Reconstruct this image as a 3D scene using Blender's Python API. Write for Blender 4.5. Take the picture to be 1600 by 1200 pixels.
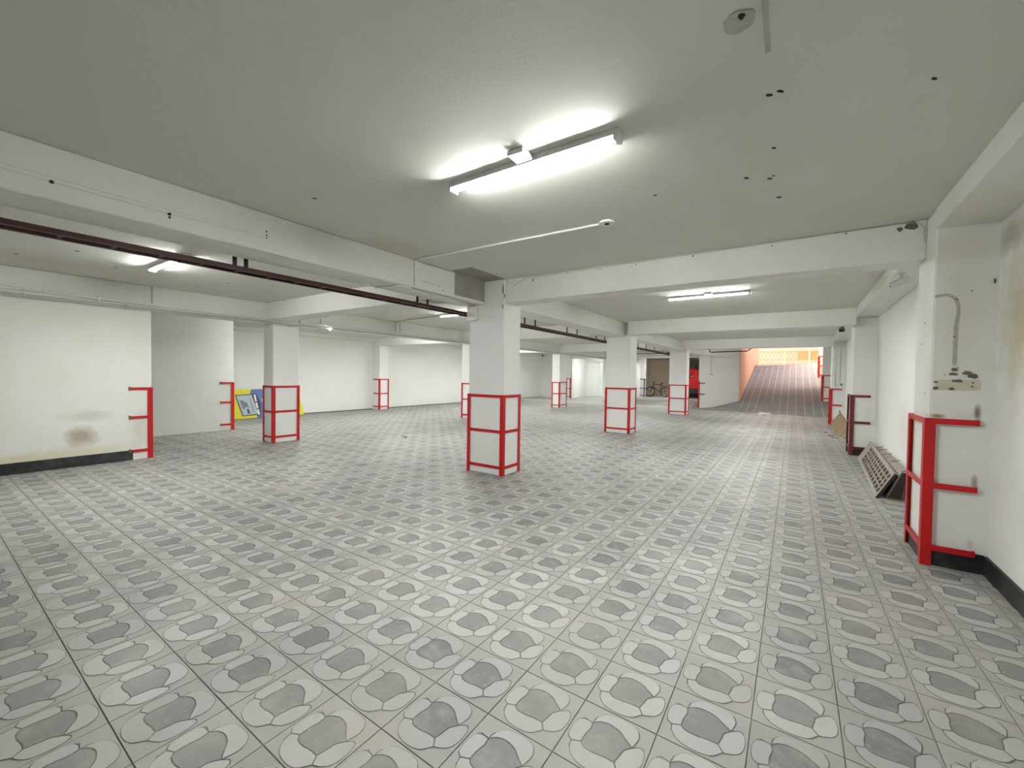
import bpy, bmesh, math, random
from mathutils import Vector, Matrix
random.seed(7)

# ------------------------------------------------------------------ camera, world, sun, exposure
scene = bpy.context.scene
for o in list(bpy.data.objects):
    bpy.data.objects.remove(o)
col = scene.collection

F_PX = 647.37
cam_data = bpy.data.cameras.new('camera')
cam_data.sensor_fit = 'HORIZONTAL'
cam_data.sensor_width = 36.0
cam_data.lens = F_PX / 1600.0 * 36.0
cam_data.clip_start = 0.05
cam_data.clip_end = 300
camera = bpy.data.objects.new('camera', cam_data)
col.objects.link(camera)
CAM = Vector((0, 0, 1.4))
FWD = Vector((-0.5616943, 0.8270442, -0.0223012))
RGT = Vector((0.8269808, 0.5620427, 0.0145167))
UPV = Vector((-0.0245402, 0.0102887, 0.9996459))
camera.matrix_world = Matrix(((RGT.x, UPV.x, -FWD.x, CAM.x), (RGT.y, UPV.y, -FWD.y, CAM.y),
                              (RGT.z, UPV.z, -FWD.z, CAM.z), (0, 0, 0, 1)))
scene.camera = camera

world = bpy.data.worlds.new('world')
scene.world = world
world.use_nodes = True
wn = world.node_tree.nodes
wl = world.node_tree.links
bg = wn['Background']
sky = wn.new('ShaderNodeTexSky')
sky.sky_type = 'NISHITA'
sky.sun_disc = False
sky.sun_elevation = math.radians(58)
sky.sun_rotation = math.radians(280)
wl.new(sky.outputs[0], bg.inputs[0])
bg.inputs[1].default_value = 0.30
sky.dust_density = 6.0
sky.air_density = 0.7
sky.ozone_density = 0.6

sun_data = bpy.data.lights.new('sun', 'SUN')
sun_data.energy = 6.0
sun_data.angle = math.radians(0.6)
sun_data.color = (1.0, 0.93, 0.82)
sun = bpy.data.objects.new('sun', sun_data)
col.objects.link(sun)
sun.location = (0, 34, 20)
sun.rotation_euler = (math.radians(-10), math.radians(-40), 0)   # from the left, so the ramp lies in the wall's shade

scene.view_settings.view_transform = 'Standard'
scene.view_settings.look = 'None'
scene.view_settings.gamma = 1.0
scene.view_settings.use_curve_mapping = False
scene.view_settings.exposure = 1.1
TUBE_EMIT = 150.0

# ------------------------------------------------------------------ materials
MATS = {}
def nmat(name):
    m = bpy.data.materials.new(name)
    m.use_nodes = True
    MATS[name] = m
    nt = m.node_tree
    return m, nt, nt.nodes, nt.links, nt.nodes['Principled BSDF']

def rgba(c):
    return (c[0], c[1], c[2], 1.0)

def mixcol(N, L, fac, a, b, blend='MIX'):
    n = N.new('ShaderNodeMix')
    n.data_type = 'RGBA'
    n.blend_type = blend
    for sock, v in ((n.inputs[0], fac), (n.inputs[6], a), (n.inputs[7], b)):
        if isinstance(v, bpy.types.NodeSocket):
            L.new(v, sock)
        elif isinstance(v, (int, float)):
            sock.default_value = v
        else:
            sock.default_value = rgba(v)
    return n.outputs[2]

def noise(N, L, pos, scale, detail=3, rough=0.55):
    n = N.new('ShaderNodeTexNoise')
    n.inputs['Scale'].default_value = scale
    n.inputs['Detail'].default_value = detail
    n.inputs['Roughness'].default_value = rough
    L.new(pos, n.inputs['Vector'])
    return n.outputs[0]

def mrange(N, L, val, a, b, c=0.0, d=1.0):
    n = N.new('ShaderNodeMapRange')
    n.clamp = True
    L.new(val, n.inputs[0])
    for i, v in enumerate((a, b, c, d)):
        n.inputs[i + 1].default_value = v
    return n.outputs[0]

def math_n(N, L, op, a, b=None):
    n = N.new('ShaderNodeMath')
    n.operation = op
    for i, v in enumerate((a, b)):
        if v is None:
            continue
        if isinstance(v, bpy.types.NodeSocket):
            L.new(v, n.inputs[i])
        else:
            n.inputs[i].default_value = v
    return n.outputs[0]

def paint(name, c, dirt=None, scale=1.3, var=0.35, rough=0.75, bump=0.15, bscale=60, blots=(), metallic=0.0):
    """plain colour with large soft dirt patches, fine relief and optional stains with a shape of their own"""
    m, nt, N, L, P = nmat(name)
    pos = N.new('ShaderNodeNewGeometry').outputs['Position']
    dirt = dirt or tuple(x * 0.85 for x in c)
    f1 = mrange(N, L, noise(N, L, pos, scale, 5, 0.6), 0.45, 0.75, 0, var)
    out = mixcol(N, L, f1, c, dirt)
    f2 = mrange(N, L, noise(N, L, pos, scale * 9, 4, 0.6), 0.55, 0.85, 0, var * 0.6)
    out = mixcol(N, L, f2, out, dirt)
    nz = None
    for p, r, bc, s in blots:
        if nz is None:
            nz = noise(N, L, pos, 7, 4, 0.6)
        sub = N.new('ShaderNodeVectorMath'); sub.operation = 'SUBTRACT'
        L.new(pos, sub.inputs[0]); sub.inputs[1].default_value = p
        mul = N.new('ShaderNodeVectorMath'); mul.operation = 'MULTIPLY'
        L.new(sub.outputs[0], mul.inputs[0]); mul.inputs[1].default_value = tuple(1.0 / x for x in r)
        ln = N.new('ShaderNodeVectorMath'); ln.operation = 'LENGTH'
        L.new(mul.outputs[0], ln.inputs[0])
        d = math_n(N, L, 'ADD', ln.outputs['Value'], math_n(N, L, 'MULTIPLY', nz, 0.9))
        fac = mrange(N, L, d, 1.55, 0.75, 0, s)
        out = mixcol(N, L, fac, out, bc)
    L.new(out, P.inputs['Base Color'])
    P.inputs['Roughness'].default_value = rough
    P.inputs['Metallic'].default_value = metallic
    if bump:
        b = N.new('ShaderNodeBump')
        b.inputs['Strength'].default_value = bump
        b.inputs['Distance'].default_value = 0.004
        L.new(noise(N, L, pos, bscale, 4, 0.6), b.inputs['Height'])
        L.new(b.outputs[0], P.inputs['Normal'])
    return m

def glow(name, c, s):
    m, nt, N, L, P = nmat(name)
    P.inputs['Base Color'].default_value = rgba((0.9, 0.9, 0.9))
    P.inputs['Emission Color'].default_value = rgba(c)
    P.inputs['Emission Strength'].default_value = s
    return m

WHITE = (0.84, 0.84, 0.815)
M_wall = paint('wall_paint', WHITE, (0.76, 0.75, 0.69), 0.8, 0.4)
M_col = paint('column_paint', (0.85, 0.85, 0.835), (0.77, 0.77, 0.73), 1.6, 0.35)
M_beam = paint('beam_paint', (0.80, 0.795, 0.76), (0.70, 0.68, 0.62), 1.1, 0.45)
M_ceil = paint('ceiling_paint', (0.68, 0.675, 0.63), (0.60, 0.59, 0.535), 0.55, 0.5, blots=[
    ((-3.45, 2.9, 2.7), (0.35, 0.5, 0.2), (0.52, 0.46, 0.36), 0.5), ((-7.6, 1.2, 2.7), (0.7, 0.9, 0.2), (0.52, 0.47, 0.38), 0.6)])
M_wleft = paint('left_wall_paint', (0.82, 0.815, 0.775), (0.70, 0.68, 0.58), 0.9, 0.45, blots=[
    ((-8.42, 1.44, 0.42), (0.3, 0.19, 0.17), (0.46, 0.40, 0.30), 1.0),
    ((-8.42, 1.5, 0.72), (0.3, 0.3, 0.10), (0.60, 0.57, 0.49), 0.6),
    ((-8.42, 1.3, 0.20), (0.3, 0.8, 0.10), (0.70, 0.65, 0.45), 0.6),
    ((-8.42, 0.75, 0.16), (0.3, 0.6, 0.10), (0.70, 0.65, 0.40), 0.6),
    ((-8.42, 2.08, 0.45), (0.3, 0.12, 0.35), (0.64, 0.62, 0.50), 0.6)])
M_wright = paint('right_wall_paint', (0.87, 0.87, 0.85), (0.76, 0.74, 0.68), 0.9, 0.5, blots=[
    ((1.19, 3.9, 1.85), (0.3, 0.52, 0.60), (0.64, 0.57, 0.43), 1.0),
    ((1.19, 4.2, 2.40), (0.3, 0.30, 0.16), (0.40, 0.35, 0.24), 0.7),
    ((1.19, 3.4, 0.5), (0.3, 0.5, 0.30), (0.68, 0.63, 0.56), 0.6),
    ((1.22, 7.4, 0.75), (0.3, 0.5, 0.40), (0.74, 0.66, 0.58), 0.6),
    ((1.22, 6.6, 1.7), (0.3, 0.25, 0.30), (0.62, 0.61, 0.57), 0.6)])
M_colA1 = paint('chipped_column_paint', (0.83, 0.825, 0.79), (0.70, 0.68, 0.62), 1.6, 0.5, blots=[
    ((.905, 4.39, 1.135), (.05, .3, .022), (0.30, 0.17, 0.08), 0.85), ((1.112, 4.39, 1.165), (.022, .3, .07), (0.16, 0.10, 0.07), 0.85),
    ((1.112, 4.39, .665), (.020, .3, .06), (0.24, 0.16, 0.10), 0.7), ((.90, 4.39, .635), (.025, .3, .03), (0.34, 0.22, 0.12), 0.6),
    ((1.10, 4.39, .205), (.018, .3, .04), (0.45, 0.36, 0.27), 0.4), ((1.0, 4.39, 2.40), (.25, .5, .14), (0.56, 0.52, 0.46), 0.35), ((1.0, 4.39, 1.9), (.12, .3, .4), (0.72, 0.70, 0.64), 0.5)])
M_grey = paint('bare_concrete', (0.36, 0.34, 0.31), (0.27, 0.25, 0.23), 2.5, 0.7, rough=0.9, bump=0.3)
M_greywall = paint('grey_wall_paint', (0.74, 0.745, 0.715), (0.64, 0.62, 0.56), 0.9, 0.5)
M_skirt = paint('black_skirting', (0.014, 0.014, 0.0135), (0.08, 0.08, 0.077), 5, 0.7, rough=0.5, bump=0.1)
M_red = paint('red_paint', (0.56, 0.004, 0.006), (0.42, 0.005, 0.006), 6, 0.6, rough=0.42, bump=0.1)
M_maroon = paint('maroon_paint', (0.17, 0.016, 0.018), (0.10, 0.012, 0.012), 6, 0.6, rough=0.5, bump=0.1)
M_darkguard = paint('dark_guard_paint', (0.055, 0.04, 0.055), (0.03, 0.03, 0.03), 6, 0.6, rough=0.5, bump=0.1)
M_rust = paint('rust', (0.22, 0.13, 0.07), (0.12, 0.07, 0.04), 18, 0.9, rough=0.9, bump=0.4)
M_tray = paint('tray_paint', (0.060, 0.009, 0.010), (0.02, 0.006, 0.006), 5, 0.8, rough=0.5, bump=0.1)
M_black = paint('black_plastic', (0.012, 0.012, 0.012), (0.03, 0.03, 0.03), 8, 0.4, rough=0.45, bump=0.05)
M_pvc = paint('pvc_white', (0.78, 0.78, 0.76), (0.66, 0.65, 0.60), 3, 0.35, rough=0.35, bump=0.0)
M_pvcgrey = paint('pvc_grey', (0.50, 0.49, 0.46), (0.40, 0.39, 0.36), 3, 0.4, rough=0.4, bump=0.0)
M_lampw = paint('lamp_housing', (0.80, 0.80, 0.80), (0.7, 0.7, 0.7), 3, 0.2, rough=0.4, bump=0.0)
M_tube = glow('lamp_diffuser', (0.98, 1.0, 0.975), TUBE_EMIT)
M_bulb = glow('bulb_glass', (1.0, 0.97, 0.90), 14)
M_ramp = paint('ramp_concrete', (0.27, 0.262, 0.255), (0.20, 0.193, 0.186), 1.2, 0.7, rough=0.8, bump=0.4, bscale=30)
M_rampline = paint('ramp_line', (0.42, 0.40, 0.37), (0.32, 0.31, 0.29), 3, 0.5, rough=0.85, bump=0.2)
M_smooth = paint('smooth_concrete', (0.42, 0.42, 0.40), (0.33, 0.32, 0.30), 0.8, 0.6, rough=0.5, bump=0.1)
M_peach = paint('peach_paint', (0.80, 0.56, 0.40), (0.70, 0.47, 0.32), 0.8, 0.5)
M_orange = paint('orange_paint', (0.72, 0.33, 0.16), (0.62, 0.27, 0.12), 1.0, 0.5)
M_yellow = paint('cream_wall_paint', (0.74, 0.66, 0.47), (0.62, 0.55, 0.38), 0.9, 0.6)
M_dgrey = paint('dark_grey_wall', (0.20, 0.19, 0.18), (0.14, 0.13, 0.12), 0.9, 0.6)
M_street = paint('street_concrete', (0.55, 0.53, 0.50), (0.45, 0.43, 0.40), 0.8, 0.5, rough=0.9)
M_vent = paint('vent_grey', (0.36, 0.32, 0.275), (0.24, 0.20, 0.17), 6, 0.7, rough=0.6, bump=0.2)
M_ventdark = paint('vent_dark', (0.045, 0.028, 0.022), (0.02, 0.015, 0.012), 6, 0.6, rough=0.7, bump=0.2)
M_card = paint('cardboard', (0.27, 0.195, 0.105), (0.19, 0.13, 0.07), 4, 0.6, rough=0.85, bump=0.15)
M_boardy = paint('sign_yellow', (0.75, 0.69, 0.012), (0.62, 0.60, 0.02), 2, 0.4, rough=0.45, bump=0.0)
M_boardb = paint('sign_blue', (0.10, 0.17, 0.46), (0.08, 0.13, 0.38), 2, 0.4, rough=0.45, bump=0.0)
M_boardg = paint('sign_grey', (0.45, 0.50, 0.55), (0.38, 0.42, 0.46), 2, 0.4, rough=0.45, bump=0.0)
M_boardd = paint('sign_dark', (0.045, 0.055, 0.085), (0.03, 0.04, 0.06), 2, 0.4, rough=0.45, bump=0.0)
M_boardm = paint('sign_mid_grey', (0.20, 0.22, 0.24), (0.12, 0.13, 0.14), 30, 0.9, rough=0.45, bump=0.0)
M_carred = paint('car_red', (0.60, 0.012, 0.014), (0.55, 0.01, 0.012), 2, 0.2, rough=0.25, bump=0.0)
M_glass = paint('dark_glass', (0.02, 0.025, 0.03), (0.02, 0.02, 0.02), 2, 0.2, rough=0.08, bump=0.0)
M_amber = paint('amber_lens', (0.75, 0.30, 0.03), (0.6, 0.2, 0.02), 2, 0.2, rough=0.2, bump=0.0)
M_chrome = paint('bright_metal', (0.55, 0.55, 0.55), (0.4, 0.4, 0.4), 4, 0.4, rough=0.3, bump=0.0, metallic=1.0)
M_rubber = paint('rubber', (0.015, 0.015, 0.015), (0.03, 0.03, 0.028), 6, 0.5, rough=0.8, bump=0.0)
M_bike = paint('bike_frame', (0.045, 0.045, 0.05), (0.10, 0.09, 0.08), 6, 0.5, rough=0.35, bump=0.0)
M_door = paint('door_white', (0.78, 0.80, 0.785), (0.70, 0.72, 0.70), 1, 0.3, rough=0.35, bump=0.0)
M_chip = paint('exposed_plaster', (0.17, 0.155, 0.11), (0.09, 0.085, 0.06), 30, 0.8, rough=0.95, bump=0.5)
M_band = paint('primer_band', (0.66, 0.62, 0.49), (0.56, 0.52, 0.40), 5, 0.6, rough=0.9)
M_hole = paint('hole_dark', (0.03, 0.03, 0.025), (0.02, 0.02, 0.02), 5, 0.3, rough=0.95, bump=0.0)
M_crack = paint('hairline_crack', (0.58, 0.56, 0.50), (0.74, 0.73, 0.69), 4, 1.0, rough=0.9, bump=0.0)
M_patch = paint('cement_patch', (0.50, 0.49, 0.46), (0.36, 0.35, 0.33), 14, 0.8, rough=0.95, bump=0.4)

# floor tile materials: every tile has its own tone, dust lies over the whole floor
TILE = 0.3
TX0, TY0 = -0.409, 1.646
def tile_mat(name, c, tone=0.12, dustf=0.75, rough=0.5):
    m, nt, N, L, P = nmat(name)
    pos = N.new('ShaderNodeNewGeometry').outputs['Position']
    sub = N.new('ShaderNodeVectorMath'); sub.operation = 'SUBTRACT'
    L.new(pos, sub.inputs[0]); sub.inputs[1].default_value = (TX0, TY0, -5.03)
    sn = N.new('ShaderNodeVectorMath'); sn.operation = 'SNAP'
    L.new(sub.outputs[0], sn.inputs[0]); sn.inputs[1].default_value = (TILE, TILE, 10.0)
    wnz = N.new('ShaderNodeTexWhiteNoise'); wnz.noise_dimensions = '3D'
    L.new(sn.outputs[0], wnz.inputs['Vector'])
    v = mrange(N, L, wnz.outputs['Value'], 0, 1, 1 - tone, 1 + tone)
    comb = N.new('ShaderNodeCombineColor')
    for i in range(3):
        L.new(v, comb.inputs[i])
    out = mixcol(N, L, 1.0, c, comb.outputs[0], 'MULTIPLY')
    # warm or cool cast per tile
    w2 = mrange(N, L, wnz.outputs['Color'], 0.55, 1.0, 0, 0.45)
    out = mixcol(N, L, w2, out, (c[0] * 1.04, c[1] * 0.97, c[2] * 0.86))
    # smeared cement dust and traffic wear in patches of their own
    d1 = mrange(N, L, noise(N, L, pos, 1.7, 6, 0.66), 0.47, 0.66, 0, dustf)
    out = mixcol(N, L, d1, out, (0.40, 0.378, 0.335))
    d2 = mrange(N, L, noise(N, L, pos, 9.0, 4, 0.6), 0.52, 0.74, 0, 0.5)
    out = mixcol(N, L, d2, out, (0.37, 0.357, 0.33))
    d3 = mrange(N, L, noise(N, L, pos, 40.0, 3, 0.6), 0.60, 0.8, 0, 0.4)
    out = mixcol(N, L, d3, out, (0.46, 0.45, 0.43))
    L.new(out, P.inputs['Base Color'])
    r = mrange(N, L, noise(N, L, pos, 2.2, 4, 0.6), 0.3, 0.7, rough - 0.07, rough + 0.12)
    L.new(r, P.inputs['Roughness'])
    b = N.new('ShaderNodeBump')
    b.inputs['Strength'].default_value = 0.12
    b.inputs['Distance'].default_value = 0.003
    L.new(noise(N, L, pos, 70, 4, 0.6), b.inputs['Height'])
    L.new(b.outputs[0], P.inputs['Normal'])
    return m
M_tbody = tile_mat('tile_body', (0.335, 0.33, 0.312), 0.09)
M_tpetal = tile_mat('tile_petal', (0.405, 0.404, 0.395), 0.16, 0.6)
M_tmed = tile_mat('tile_medallion', (0.205, 0.203, 0.198), 0.17, 0.45)
M_tgroove = tile_mat('tile_groove', (0.11, 0.108, 0.10), 0.1, 0.4, 0.8)
M_grout = tile_mat('tile_joint', (0.25, 0.235, 0.205), 0.1, 0.9, 0.85)

# ------------------------------------------------------------------ geometry helpers
ORG = {}

class MB:
    def __init__(s):
        s.v = []; s.f = []; s.mi = []
    def quad8(s, p, mi=0):
        b = len(s.v); s.v += [tuple(x) for x in p]
        for f in ((0, 3, 2, 1), (4, 5, 6, 7), (0, 1, 5, 4), (1, 2, 6, 5), (2, 3, 7, 6), (3, 0, 4, 7)):
            s.f.append([b + i for i in f]); s.mi.append(mi)
        return s
    def box(s, x0, x1, y0, y1, z0, z1, mi=0):
        x0, x1 = min(x0, x1), max(x0, x1); y0, y1 = min(y0, y1), max(y0, y1); z0, z1 = min(z0, z1), max(z0, z1)
        return s.quad8([(x0, y0, z0), (x1, y0, z0), (x1, y1, z0), (x0, y1, z0), (x0, y0, z1), (x1, y0, z1), (x1, y1, z1), (x0, y1, z1)], mi)
    def obox(s, c, ax, ay, az, mi=0):
        """box from its centre and three half-axis vectors"""
        c, ax, ay, az = Vector(c), Vector(ax), Vector(ay), Vector(az)
        return s.quad8([c - ax - ay - az, c + ax - ay - az, c + ax + ay - az, c - ax + ay - az,
                        c - ax - ay + az, c + ax - ay + az, c + ax + ay + az, c - ax + ay + az], mi)
    def bar(s, a, b, w, h, up=(0, 0, 1)):
        a, b = Vector(a), Vector(b); d = (b - a)
        t = d.normalized(); side = t.cross(Vector(up))
        if side.length < 1e-4:
            side = t.cross(Vector((1, 0, 0)))
        side.normalize(); u = side.cross(t)
        return s.obox((a + b) / 2, d / 2, side * w / 2, u * h / 2)
    def prism(s, poly, z0, z1, mi=0):
        """vertical prism over a ground polygon given counter-clockwise; z1 may be a function of (x, y)"""
        n = len(poly); b = len(s.v)
        g0 = z0 if callable(z0) else (lambda x, y: z0)
        g1 = z1 if callable(z1) else (lambda x, y: z1)
        s.v += [(x, y, g0(x, y)) for x, y in poly] + [(x, y, g1(x, y)) for x, y in poly]
        s.f.append([b + i for i in range(n)][::-1]); s.mi.append(mi)
        s.f.append([b + n + i for i in range(n)]); s.mi.append(mi)
        for i in range(n):
            j = (i + 1) % n
            s.f.append([b + i, b + j, b + n + j, b + n + i]); s.mi.append(mi)
        return s
    def slab(s, pts, nrm, t, mi=0):
        """flat polygon of 3-D points given a thickness along nrm"""
        n = len(pts); b = len(s.v); nv = Vector(nrm).normalized() * t
        s.v += [tuple(p) for p in pts] + [tuple(Vector(p) + nv) for p in pts]
        s.f.append([b + i for i in range(n)][::-1]); s.mi.append(mi)
        s.f.append([b + n + i for i in range(n)]); s.mi.append(mi)
        for i in range(n):
            j = (i + 1) % n
            s.f.append([b + i, b + j, b + n + j, b + n + i]); s.mi.append(mi)
        return s
    def tube(s, pts, r, n=8, closed=False, mi=0):
        pts = [Vector(p) for p in pts]; m = len(pts); b = len(s.v)
        prev = None
        for i, p in enumerate(pts):
            if closed:
                t = (pts[(i + 1) % m] - pts[i - 1]).normalized()
            else:
                t = (pts[min(i + 1, m - 1)] - pts[max(i - 1, 0)]).normalized()
            ref = Vector((0, 0, 1)) if abs(t.z) < 0.9 else Vector((1, 0, 0))
            if prev is not None:
                ref = prev
            sd = t.cross(ref)
            if sd.length < 1e-5:
                sd = t.orthogonal()
            sd.normalize(); up = sd.cross(t); prev = up
            rr = r[i] if isinstance(r, (list, tuple)) else r
            for k in range(n):
                a = 2 * math.pi * k / n
                s.v.append(tuple(p + sd * math.cos(a) * rr + up * math.sin(a) * rr))
        for i in range(m if closed else m - 1):
            for k in range(n):
                i2 = (i + 1) % m; k2 = (k + 1) % n
                s.f.append([b + i * n + k, b + i * n + k2, b + i2 * n + k2, b + i2 * n + k]); s.mi.append(mi)
        if not closed:
            s.f.append([b + k for k in range(n)][::-1]); s.mi.append(mi)
            s.f.append([b + (m - 1) * n + k for k in range(n)]); s.mi.append(mi)
        return s
    def disc(s, c, nrm, r, t, n=14, wob=0.0, stretch=(1, 1), mi=0):
        nv = Vector(nrm).normalized(); a = nv.orthogonal().normalized()
        if abs(nv.z) < 0.5:
            a = Vector((0, 0, 1)).cross(nv).normalized()
        b_ = nv.cross(a)
        pts = []
        for k in range(n):
            th = 2 * math.pi * k / n
            rr = r * (1 + random.uniform(-wob, wob))
            pts.append(Vector(c) + a * math.cos(th) * rr * stretch[0] + b_ * math.sin(th) * rr * stretch[1])
        return s.slab(pts, nv, t, mi)
    def build(s, name, mat, parent=None, bevel=0.0, smooth=False, origin=None):
        mats = mat if isinstance(mat, (list, tuple)) else [mat]
        if parent is None:
            if origin is None:
                xs = [v[0] for v in s.v]; ys = [v[1] for v in s.v]; zs = [v[2] for v in s.v]
                origin = ((min(xs) + max(xs)) / 2, (min(ys) + max(ys)) / 2, min(zs))
            o0 = Vector(origin)
        else:
            o0 = ORG[parent.name]
        me = bpy.data.meshes.new(name)
        me.from_pydata([tuple(Vector(v) - o0) for v in s.v], [], s.f)
        for m in mats:
            me.materials.append(m)
        if len(mats) > 1:
            me.polygons.foreach_set('material_index', s.mi)
        bm = bmesh.new(); bm.from_mesh(me)
        bmesh.ops.recalc_face_normals(bm, faces=bm.faces)
        if bevel:
            bmesh.ops.bevel(bm, geom=list(bm.edges), offset=bevel, segments=1, affect='EDGES', clamp_overlap=True)
        bm.to_mesh(me); bm.free()
        if smooth:
            me.polygons.foreach_set('use_smooth', [True] * len(me.polygons))
        me.update()
        ob = bpy.data.objects.new(name, me)
        col.objects.link(ob)
        if parent is None:
            ob.location = o0
        else:
            ob.parent = parent
        ORG[ob.name] = o0.copy()
        return ob

def tag(o, label=None, cat=None, group=None, kind=None):
    if label: o['label'] = label
    if cat: o['category'] = cat
    if group: o['group'] = group
    if kind: o['kind'] = kind
    return o

def thing(name, loc, label, cat, group=None):
    o = bpy.data.objects.new(name, None)
    o.empty_display_size = 0.1
    col.objects.link(o)
    o.location = loc
    ORG[o.name] = Vector(loc)
    return tag(o, label, cat, group)

def struct(mb, name, mat, label=None, cat=None, bevel=0.0):
    o = mb.build(name, mat, None, bevel)
    return tag(o, label, cat, None, 'structure')

# ------------------------------------------------------------------ the setting
SLAB = 2.70
SOF = 2.385
RWK = 0.009
def xw(y):            # face of the right wall, a touch out of square with the column grid
    return 1.19 + RWK * (y - 4.4)
def xa(y):            # inner face of the columns on the right wall
    return 0.862 + RWK * (y - 4.4)

floor = struct(MB().prism([(-13.8, -3.3), (1.9, -3.3), (1.9, 20.6), (-3.3, 20.6), (-3.3, 34.3), (-13.8, 34.3)], -0.2, -0.006), 'floor', M_grout,
               'grey patterned cement tile floor of the basement car park', 'floor')
def room_poly(x0, y0, x1, y1): return [(x0, y0), (x1, y0), (x1, y1), (x0, y1)]
tag(MB().prism(room_poly(-13.6, 19.35, -3.9, 34.2), -0.006, 0.0).build('concrete_screed', M_smooth, floor))

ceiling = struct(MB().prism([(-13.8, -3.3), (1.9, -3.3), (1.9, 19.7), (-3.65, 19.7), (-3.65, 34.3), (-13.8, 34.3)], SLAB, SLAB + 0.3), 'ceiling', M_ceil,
                 'off white painted concrete slab ceiling', 'ceiling')
struct(MB().box(-3.6, 2.0, 19.9, 24.5, 3.45, 3.7), 'ramp_shade_slab', M_ceil, 'unseen higher slab added to shade the foot of the ramp', 'ceiling')  # out of view, added to keep sky light off the lower ramp

struct(MB().box(-3.65, 2.0, 19.7, 19.9, SLAB, 3.7), 'sun_block_upstand', M_wall, 'unseen upstand added to block sun above the slab edge', 'upstand')  # unseen block added so no sun leaks through onto the floor
struct(MB().prism([(xw(-3.2), -3.2), (xw(-3.2) + .25, -3.2), (xw(22.5) + .25, 22.5), (xw(22.5), 22.5)], 0, SLAB), 'wall_right', M_wright,
       'long stained white wall along the right side', 'wall')
struct(MB().prism([(xw(22.5), 22.5), (xw(22.5) + .25, 22.5), (xw(31) + .25, 31), (xw(31), 31)], 0, 4.2), 'wall_ramp_right', M_peach,
       'pale wall beside the right edge of the ramp', 'wall')
struct(MB().box(-13.6, 1.6, -3.2, -3.0, 0, SLAB), 'wall_back', M_wall, 'white wall behind the viewpoint', 'wall')
struct(MB().box(-8.62, -8.42, -3.0, 2.22, 0, SLAB), 'wall_left', M_wleft, 'stained white wall at the far left with black skirting', 'wall')
struct(MB().box(-11.25, -11.0, -3.0, 4.42, 0, SLAB), 'wall_passage', M_greywall, 'grey wall behind the gap between left wall and column', 'wall')
struct(MB().box(-13.65, -13.45, -3.0, 23.4, 0, SLAB), 'wall_far_left', M_wall, 'long white wall behind the left columns', 'wall')
struct(MB().box(-13.45, -11.35, 23.2, 23.26, 0, SLAB), 'wall_store', M_wall, 'white wall at the back left beside the bright recess', 'wall')
struct(MB().prism([(-11.35, 23.2), (-11.35, 23.26), (-11.85, 26.5), (-12.05, 26.5), (-11.55, 23.2)][::-1], 0, SLAB), 'wall_recess_side', M_wall, 'bright white side wall of the door recess', 'wall')
struct(MB().box(-11.95, -9.0, 26.5, 26.7, 0, SLAB), 'wall_recess_back', M_wall, 'white wall holding the double door', 'wall')
struct(MB().prism([(-9.35, 23.3), (-9.1, 23.3), (-8.75, 28.6), (-9.0, 28.6)], 0, SLAB), 'wall_recess_divider', M_wall, 'white wall between door recess and bicycle bay', 'wall')
struct(MB().box(-11.35, -9.1, 23.2, 23.4, 2.45, SLAB), 'trim_1', M_wall, 'white lintel over the bright door recess', 'lintel')
struct(MB().box(-9.4, -7.25, 33.0, 33.2, 0, SLAB), 'wall_bike_bay', M_yellow, 'yellowish wall behind the bicycle', 'wall')
struct(MB().box(-9.6, -9.4, 26.7, 33.2, 0, SLAB), 'wall_bike_side', M_wall, 'white side wall of the bicycle bay', 'wall')
struct(MB().box(-7.25, -3.4, 33.6, 33.8, 0, SLAB), 'wall_car_bay', M_dgrey, 'dark grey wall behind the red car', 'wall')
P1 = (-3.57, 20.4); P2 = (-2.12, 22.0)
struct(MB().prism([P1, P2, (-2.12, 33.8), (-3.45, 33.8)], 0, 3.45), 'wall_ramp_splay', M_col, 'white splayed wall leading to the ramp', 'wall')  # top raised out of sight to stop sun reaching the ramp foot
struct(MB().prism([(-2.16, 22.05), (-2.12, 22.0), (-2.05, 34.5), (-2.45, 34.5)], SLAB, 6.2), 'wall_ramp_left', M_peach, 'peach wall above the left edge of the ramp', 'wall')
tag(MB().prism([(-2.119, 22.05), (-2.06, 22.05), (-2.06, 33.7), (-2.119, 33.7)], 0, SLAB).build('wall_ramp_plinth', M_peach), 'peach wall along the left edge of the ramp', 'wall', None, 'structure')

# skirting boards and one thin dark foot line
struct(MB().prism([(xw(-3) - .02, -3), (xw(-3), -3), (xw(4.4), 4.4), (xw(4.4) - .02, 4.4)], 0, 0.135), 'baseboard_right', M_skirt, 'black skirting at the near right wall', 'skirting')
struct(MB().prism([(xw(4.9) - .02, 4.9), (xw(4.9), 4.9), (xw(9.9), 9.9), (xw(9.9) - .02, 9.9)], 0, 0.12), 'baseboard_right_middle', M_skirt, 'black skirting behind the leaning gratings', 'skirting')
struct(MB().box(-8.42, -8.40, -3, 1.99, 0, 0.15), 'baseboard_left', M_skirt, 'black skirting along the stained left wall', 'skirting')
struct(MB().box(-13.45, -13.44, 3, 23.2, 0, 0.02), 'foot_line_far_left', M_skirt, 'thin dark line at the foot of the far left wall', 'skirting')  # thin dark strip along the wall foot, no skirting board here

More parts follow.
